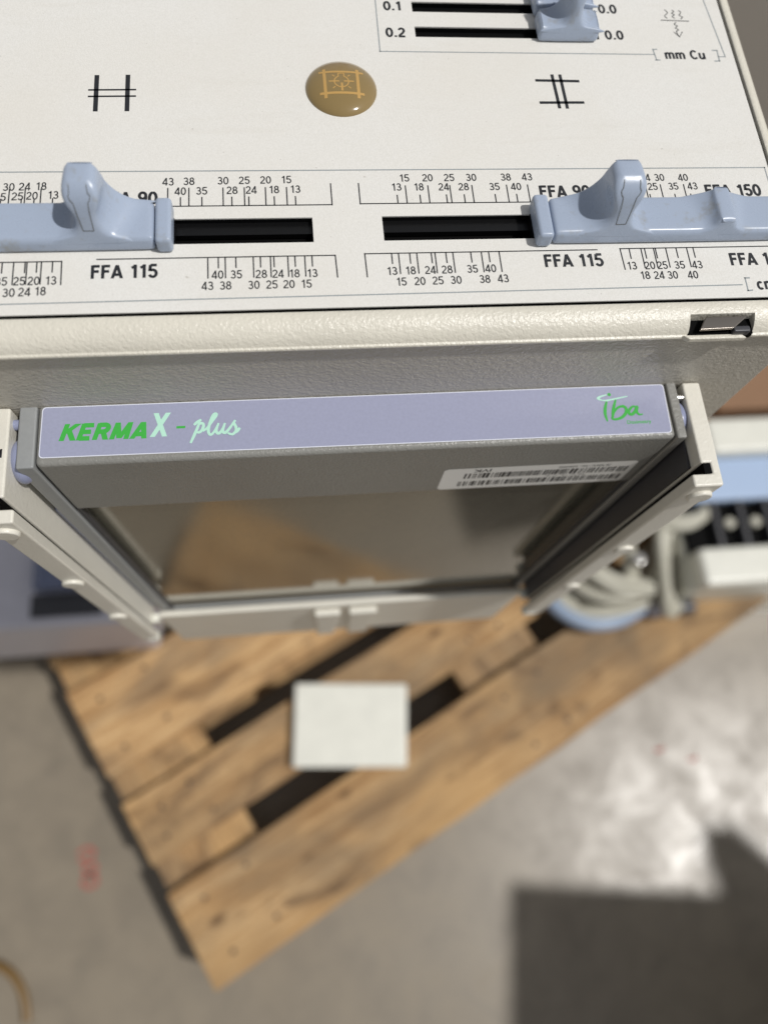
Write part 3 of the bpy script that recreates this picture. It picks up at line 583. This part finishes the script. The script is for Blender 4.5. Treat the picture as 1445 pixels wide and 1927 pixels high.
for x0, x1 in ((2.2, 16.0), (20.4, 35.4)):
    prism('retaining_clip', [(x0, 391), (x1, 391), (x1 - 2.5, 450), (x0 + 1.2, 450)], 74.6, 78.5, MT['rail'], col, 'y', 1.2, 3)
cyl('guide_pin', (-80.5, 96.2, 195.2), 'x', 1.5, 10, MT['knob'], col)
cyl('guide_pin', (113.6, 95.6, 193.4), 'x', 1.2, 5.5, MT['steel'], col)
bm = bmesh.new(); text(bm, 'M', -80.6, 86.2, 191.35, 2.6, 'b', 1.0, math.pi); ink('rail_letter', bm, MT['ink'], rl)

# ---------------------------------------------------------------- the dose meter hung in the rails
CX0, CX1, CT, CB, CF, CR = -71.2, 109.6, 192.0, 391.0, 82.4, 99.2
met = empty('dose_meter', W(19, 91, CB), 'flat grey dose meter with lilac lettered edge slid into the rails', 'dose meter')
bodyo = box('meter_head', (CX0, CX1, CF, CR + 1.6, CT, 228.3), MT['grey'], met, 1.5, 4)
box('meter_side', (-76.2, CX0 - 0.25, CF - 0.5, CR + 1.2, CT + 0.2, CB), MT['greysm'], met, 0.6)
box('meter_side', (CX1 + 0.25, 113.0, CF - 0.3, CR + 1.4, CT + 0.1, CB), MT['grey'], met, 0.6)
wnd = box('meter_window', (CX0, CX1, CF + 1.6, CR - 2, 228.35, CB - 3), MT['window'], met)
box('meter_foot', (CX0, CX1, CF + 0.3, CR, CB - 2.9, CB), MT['greysm'], met, 0.4)
box('seal_strip', (-77.9, -76.3, CF + 0.5, CF + 3.6, 229, 384), MT['knob'], met, 0.6)
box('seal_strip', (113.1, 114.3, CF + 0.8, CF + 4.5, 220, 384), MT['dark'], met, 0.4)
for a in (CX0, CX1 - 1.4): box('window_gasket', (a, a + 1.4, CF + 0.6, CF + 1.59, 228.4, CB - 3), MT['dark'], met)
for x, d in ((-62, 372), (-16, 373), (28, 372), (-70, 330)):
    pass
def knob(cx, sgn, cy, cd):
    bm = bmesh.new(); bmesh.ops.create_uvsphere(bm, u_segments=32, v_segments=16, radius=1)
    for v in bm.verts: v.co = W(cx + v.co.x * 3.4, cy + v.co.y * 6.3, cd - v.co.z * 6.3)
    return build('locking_knob', bm, MT['knob'], met, smooth=60)
knob(-76.6, -1, 87.0, 199.5); knob(113.0, 1, 90.2, 198.5)

# label on the meter's top edge
LZ = CT - 0.03
def rrect(bm, c, r, d, n=6):
    """rounded quad from 4 corner points"""
    vs = []
    for i in range(4):
        p = Vector(c[i]); a = (Vector(c[i - 1]) - p).normalized() * r; b = (Vector(c[(i + 1) % 4]) - p).normalized() * r
        for k in range(n + 1):
            t = k / n; vs.append(bm.verts.new(W(*((p + a) * (1 - t) ** 2 + p * 2 * t * (1 - t) + (p + b) * t * t), d)))
    return bm.faces.new(vs)
def topz(y): return 0
bm = bmesh.new(); rrect(bm, [(-70.2, 84.5), (108.4, 83.75), (108.9, 99.7), (-70.0, 99.7)], 1.2, LZ)
lab = ink('edge_label', bm, MT['white'], bodyo)
bm = bmesh.new(); rrect(bm, [(-69.95, 84.75), (108.15, 84.0), (108.65, 99.45), (-69.75, 99.45)], 1.1, LZ - 0.02)
lab2 = ink('label_film', bm, MT['lilac'], bodyo)
lz = LZ - 0.05
bm = bmesh.new(); letter(bm, 'KERMA', -53.0, 91.7, lz, 5.0, .27, 1.16, .12, .3, -0.012); seg_line(bm, -33.7, 92.0, -31.8, 92.0, 0.7, lz)
tp = lambda t: 0.45 + 0.75 * math.sin(math.pi * min(1, t * 1.02)) ** 0.7
for i, s in enumerate(IBA): stroke(bm, [tuple(p) for p in spline(s, 6)], 0.78, lz - 0.02 * i, tp, 0.018)
vs = [bm.verts.new(W(91.55 + 0.55 * math.cos(a), 96.9 + 0.55 * math.sin(a), lz)) for a in [k * math.pi / 8 for k in range(16)]]; bm.faces.new(vs)
text(bm, 'Dosimetry', 99.0, 87.7, lz, 1.15, 'b', width=7.4)
ink('green_lettering', bm, MT['green'], lab2)
bm = bmesh.new(); letter(bm, 'X', -38.3, 93.0, lz, 7.2, .17, .82, .1, .12)
for i, s in enumerate(PLUS): stroke(bm, spline(s, 6), 0.82, lz - 0.02 * i, lambda t: 0.7 + 0.35 * math.sin(math.pi * t), 0.018)
bm.faces.new([bm.verts.new(W(x, y, lz)) for x, y in spline(SWOOSH[:-1], 4)])
ink('mint_lettering', bm, MT['mint'], lab2)

# barcode sticker on the front face, printed the other way up
SX0, SX1, SD0, SD1, SY = 43.3, 105.6, 209.3, 226.8, CF - 0.05
bm = bmesh.new()
def front_quad(bm, x0, x1, d0, d1, y, mi=0):
    f = bm.faces.new([bm.verts.new(W(*p)) for p in ((x0, y, d1), (x1, y, d1), (x1, y, d0), (x0, y, d0))]); f.material_index = mi
vs = []
r = 1.8
for cx, cd, a0 in ((SX0 + r, SD1 - r, math.pi), (SX1 - r, SD1 - r, 1.5 * math.pi), (SX1 - r, SD0 + r, 0), (SX0 + r, SD0 + r, 0.5 * math.pi)):
    for k in range(6):
        a = a0 + k / 5 * math.pi / 2; vs.append((cx + r * math.cos(a), cd - r * math.sin(a)))
bm.faces.new([bm.verts.new(W(x, SY, d)) for x, d in vs])
stk = build('barcode_sticker', bm, MT['sticker'], bodyo, recalc=False)
bm = bmesh.new(); rnd = random.Random(5)
for d0, d1, xa, xb in ((213.6, 217.8, 50.5, 104), (220.3, 224.4, 49.5, 103)):
    x = xa
    while x < xb:
        w = rnd.choice((0.3, 0.35, 0.6, 0.95)); front_quad(bm, x, x + w, d0, d1, SY - 0.03); x += w + rnd.choice((0.3, 0.4, 0.75))
def text_front(bm, s, x, d, y, h, style='n', sx=0.9):
    v, f, x0, x1, y0, y1 = glyphs(s, style); cap = glyphs('0', style); k = h / (cap[5] - cap[4]); yc = (cap[4] + cap[5]) / 2
    vs = [bm.verts.new(W(x - (a - (x0 + x1) / 2) * k * sx, y, d + (b - yc) * k)) for a, b in v]       # turned by 180 degrees
    for p in f:
        try: bm.faces.new([vs[i] for i in p])
        except ValueError: pass
text_front(bm, 'IVK', 55.5, 211.6, SY - 0.03, 2.5, 'b', 1.1)
text_front(bm, '(S) SERIAL - No.:  01J603095', 88.5, 211.9, SY - 0.03, 1.1, 'b', 0.95)
text_front(bm, 'Type No.  120 - 131 HS', 84.5, 219.05, SY - 0.03, 0.95, 'n', 1.0)
build('sticker_print', bm, MT['ink'], stk, recalc=False)

# ---------------------------------------------------------------- pallet on the floor
yaw = 0.47935749; PO = Vector((-156.9, -283.0)); PT = 1192.0
PM = Matrix.Translation((PO.x, PO.y, 0)) @ Matrix.Rotation(yaw, 4, 'Z')
def pw(x, y): return PM @ Vector((x, y, 0))
pal = empty('wooden_pallet', Vector((pw(600, 400).x / 1000, pw(600, 400).y / 1000, 0)), 'weathered wooden pallet lying askew on the grey floor', 'pallet')
def board(name, L, B, T, cx, cy, d0, along_x, seed):
    """a plank with its own local frame so that the grain runs along it; slightly uneven outline, nail heads sunk in"""
    rnd = random.Random(seed); bm = bmesh.new(); n = 14
    top = []; 
    rings = []
    for i in range(n + 1):
        x = -L / 2 + L * i / n
        j = [rnd.uniform(-1.2, 1.2) for _ in range(2)]
        ex = rnd.uniform(-1.5, 1.5) if i in (0, n) else 0
        rings.append([bm.verts.new(Vector((x + ex, y, z)) / 1000) for y, z in ((-B / 2 + j[0], -T / 2), (B / 2 + j[1], -T / 2), (B / 2 + j[1], T / 2), (-B / 2 + j[0], T / 2))])
    for i in range(n):
        for k in range(4): bm.faces.new((rings[i][k], rings[i][(k + 1) % 4], rings[i + 1][(k + 1) % 4], rings[i + 1][k]))
    bm.faces.new(rings[0]); bm.faces.new(rings[-1])
    bmesh.ops.recalc_face_normals(bm, faces=bm.faces)
    if name == 'deck_board':
        for x in (-L / 2 + 45, -L / 2 + 105, -25, 30, L / 2 - 100, L / 2 - 45):
            for y in (-B / 2 + 28, B / 2 - 28):
                xx, yy = x + rnd.uniform(-12, 12), y + rnd.uniform(-7, 7)
                f = bm.faces.new([bm.verts.new(Vector((xx + 3.6 * math.cos(a), yy + 3.6 * math.sin(a), T / 2 + 0.15)) / 1000) for a in [k * math.pi / 6 for k in range(12)]]); f.material_index = 1
    me = bpy.data.meshes.new(name); bm.to_mesh(me); bm.free(); me.materials.append(MT['wood']); me.materials.append(MT['nail'])
    o = bpy.data.objects.new(name, me); COL.objects.link(o); o.parent = pal
    p = pw(cx, cy); o.location = Vector((p.x / 1000, p.y / 1000, (FLOOR_D - d0 - T / 2) / 1000)) - pal.location
    o.rotation_euler = (0, 0, yaw + (0 if along_x else math.pi / 2))
    bevel(o, 1.6, 2, 50)
    return o
yy = 0
for i, b_ in enumerate((145, 100, 145, 100, 145)):
    board('deck_board', 1200, b_ - 3, 21.9, 600, yy + b_ / 2, PT, True, 11 + i); yy += b_ + 41.25
for i, x in enumerate((72.5, 600, 1127.5)): board('cross_board', 800, 145, 21.8, x, 400, PT + 22, False, 31 + i)
for i, x in enumerate((72.5, 600, 1127.5)):
    for j, y in enumerate((50, 400, 750)): board('spacer_block', 144, 100 if j != 1 else 144, 77.8, x, y, PT + 44, True, 51 + 3 * i + j)
for j, (y, b_) in enumerate(((50, 100), (400, 144), (750, 100))): board('bottom_board', 1198, b_, 21.6, 600, y, PT + 122.1, True, 71 + j)

# white tile lying across the gap between two deck boards
bm = bmesh.new(); add_hex(bm, [W(*p) for p in ((-38.5, 0.5, 1191.6), (131.2, -13.5, 1191.6), (142.6, 108.5, 1191.6), (-28.7, 122.5, 1191.6), (-38.5, 0.5, 1170), (131.2, -13.5, 1170), (142.6, 108.5, 1170), (-28.7, 122.5, 1170))])
t = build('white_block', bm, MT['white_box']); bevel(t, 4, 4)
tag(t, 'flat off-white rectangular block lying across the pallet boards', 'block')

# ---------------------------------------------------------------- machines standing by the pallet
# right: pale machine frame with blue panel and black rack
mr = empty('bucky_frame', W(760, 345, FLOOR_D), 'white machine frame with sky blue panel and black slotted rack right of the collimator', 'machine frame')
box('lower_body', (596, 1180, 208, 480, 1108, FLOOR_D), MT['white_box'], mr, 6, 3)
box('upper_rail', (660, 1180, 424, 486, 1062, 1107.5), MT['white_box'], mr, 8, 3)
box('blue_panel', (600, 1180, 350, 423.5, 1084, 1107.5), MT['skyblue'], mr, 3)
box('lower_rail', (600, 1180, 208, 268, 1062, 1107.5), MT['white_box'], mr, 8, 3)
rack = box('slotted_rack', (604, 1180, 268.5, 349.5, 1098, 1107.5), MT['void'], mr, 1)
for k in range(11):
    x = 648 + k * 44
    box('rack_divider', (x, x + 7, 269, 349, 1080, 1097.8), MT['dark'], rack, 1)
for k in range(5):
    x = 672 + k * 44
    cyl('rack_roller', (x + 2, 312, 1090), 'd', 9, 16, MT['hose'], rack, 24, 3)
# left: lilac grey housing with a blue handle
ml = empty('machine_base', W(-400, 380, 1192), 'lilac grey machine housing with a blue grip on top left of the collimator', 'machine housing')
box('base_housing', (-780, -232, 194, 520, 966, 1191.8), MT['machine'], ml, 10, 4)
prism('blue_grip', [(-345, 965.8), (-345, 948), (-332, 936), (-268, 936), (-262, 948), (-262, 965.8)], 238, 296, MT['navy'], ml, 'y', 5, 3)
box('dark_shadow_plate', (-350, -262, 206, 236, 962, 965.9), MT['dark'], ml, 2)  # dark plate stands in for the collimator's shadow on the housing

# bundled cables lying on the pallet at the right
def loop(cx, cy, rx, ry, d, a0, a1, n=26, wob=6, seed=1):
    rnd = random.Random(seed)
    return [W(cx + rx * math.cos(a) + rnd.uniform(-wob, wob) * 0.3, cy + ry * math.sin(a) + rnd.uniform(-wob, wob) * 0.3, d + 8 * math.sin(a * 2 + seed)) for a in [a0 + (a1 - a0) * k / n for k in range(n + 1)]]
cb_ = empty('cable_bundle', W(500, 250, 1192), 'coiled beige cables with round metal plug lying on the pallet', 'cable bundle')
T2 = 2 * math.pi
for pts, r_ in (
    ([(380, 300, 1170), (420, 222, 1165), (500, 196, 1160), (580, 236, 1160), (600, 320, 1165), (540, 380, 1170), (440, 372, 1172)], 13),
    ([(400, 330, 1160), (430, 250, 1140), (505, 212, 1130), (575, 262, 1132), (570, 350, 1140), (500, 372, 1150)], 14),
    ([(640, 372, 1150), (590, 350, 1110), (560, 300, 1085), (556, 240, 1110), (570, 200, 1150), (600, 190, 1175)], 14),
    ([(452, 386, 1140), (430, 320, 1115), (440, 262, 1110), (480, 228, 1115), (540, 226, 1125)], 12),
    ([(610, 392, 1120), (560, 372, 1090), (520, 330, 1090), (505, 285, 1105), (512, 240, 1140)], 15),
    ([(640, 332, 1100), (600, 318, 1080), (552, 322, 1086), (500, 350, 1100), (460, 400, 1130)], 12),
    ([(420, 400, 1150), (395, 340, 1150), (398, 270, 1162), (430, 214, 1172)], 10)):
    for j in range(2):
        tube('cable_loop', spline([W(p[0] + (9 - 14 * j) + 5 * math.sin(i * 1.7 + j * 2), p[1] + (6 - 13 * j) + 5 * math.cos(i * 2.3 + j), p[2] - 9 * j) for i, p in enumerate(pts)], 9), r_ * (.62 if j else .74), MT['hose'], cb_)
cyl('cable_plug', (512, 262, 1100), 'd', 11, 40, MT['steel'], cb_, 24, 4)
cyl('plug_shell', (606, 196, 1170), 'x', 13, 44, MT['dark'], cb_, 24, 3)
cyl('plug_collar', (568, 196, 1168), 'x', 13, 34, MT['machine'], cb_, 24, 3)
o = tube('blue_hose', spline([W(372, 300, 1168), W(378, 246, 1164), W(398, 206, 1160), W(440, 180, 1158), W(490, 180, 1160), W(540, 200, 1170)], 8), 12, MT['bluehose'])
tag(o, 'pale blue hose curving round the near side of the beige cables', 'hose')
# brown carton behind the white rail
o = box('cardboard_box', (770, 1120, 560, 900, 1190, FLOOR_D), MT['card'], None, 3); tag(o, 'brown cardboard box on the floor behind the white machine rail', 'box')
# grey cabinet beyond the collimator's upper right
o = box('grey_cabinet', (700, 1500, 1150, 2100, 700, FLOOR_D), MT['cabinet'], None, 5); tag(o, 'plain grey steel cabinet behind the upper right edge of the collimator', 'cabinet')
# unseen box added on the near right to throw the square shadow on the floor
RC = Matrix.Translation((801, -342, 0)) @ Matrix.Rotation(math.radians(-8), 4, 'Z') @ Matrix.Translation((-775, 342, 0))
o = box('shadow_caster_box', (775, 1330, -800, -342, 336, FLOOR_D), MT['cabinet'], None, 5, M=RC); tag(o, 'unseen tall grey box added to throw the square shadow at the lower right', 'cabinet')
bm = bmesh.new(); add_hex(bm, [W(*p) for p in ((1196, -560, 335.8), (1350, -560, 335.8), (1350, -440, 335.8), (1196, -440, 335.8), (1282, -380, 60), (1346, -380, 60), (1346, -325, 60), (1282, -325, 60))]); o = build('shadow_peak_wedge', bm, MT['dark']); tag(o, 'unseen dark wedge added on the tall grey box to give its shadow a peak', 'shadow caster')  # unseen wedge added only to shape the hump of the floor shadow

# hose loop on the floor at the lower left
o = tube('hose_loop', [W(-516 + 66 * math.cos(a), -322 + 82 * math.sin(a), FLOOR_D - 7) for a in [k * T2 / 48 for k in range(46)]], 6.5, MT['amberhose'])
tag(o, 'yellow brown hose loop lying on the floor at the lower left', 'hose')
# red scribble painted on the floor
bm = bmesh.new(); fd = FLOOR_D - 0.6
for pts in ([(-388, -100), (-374, -92), (-362, -98), (-366, -108)], [(-386, -108), (-378, -112), (-372, -104)], [(-376, -118), (-362, -116), (-358, -126), (-368, -132), (-378, -126), (-376, -118)], [(-378, -138), (-370, -133), (-358, -136), (-357, -146), (-368, -151), (-378, -146), (-378, -138)]):
    stroke(bm, spline(pts, 5), 5.5, fd)
o = ink('floor_marking', bm, MT['red'], None); tag(o, 'faded red painted scribble on the floor left of the pallet', 'floor marking')
bm = bmesh.new()
for pts in ([(590, -22), (600, -26), (606, -20)], [(648, -44), (658, -46), (662, -40)]): stroke(bm, spline(pts, 4), 6, fd)
o = ink('floor_marking', bm, MT['red'], None); tag(o, 'two small red paint spots on the floor right of the pallet', 'floor marking')

# tube head and stand that carry the collimator (above the picture)
st = empty('tube_stand', W(60, 620, FLOOR_D), 'grey x-ray tube head and floor column carrying the collimator from behind', 'tube stand')
box('tube_head', (-60, 90, 346, 460, 190, 390), MT['machine'], st, 12, 4)
box('support_arm', (-15, 45, 461, 560, 260, 330), MT['cabinet'], st, 5)
box('column', (-55, 85, 561, 700, -200, 1310), MT['machine'], st, 6)
box('column_foot', (-160, 190, 540, 900, 1310.5, FLOOR_D - 0.5), MT['cabinet'], st, 5)
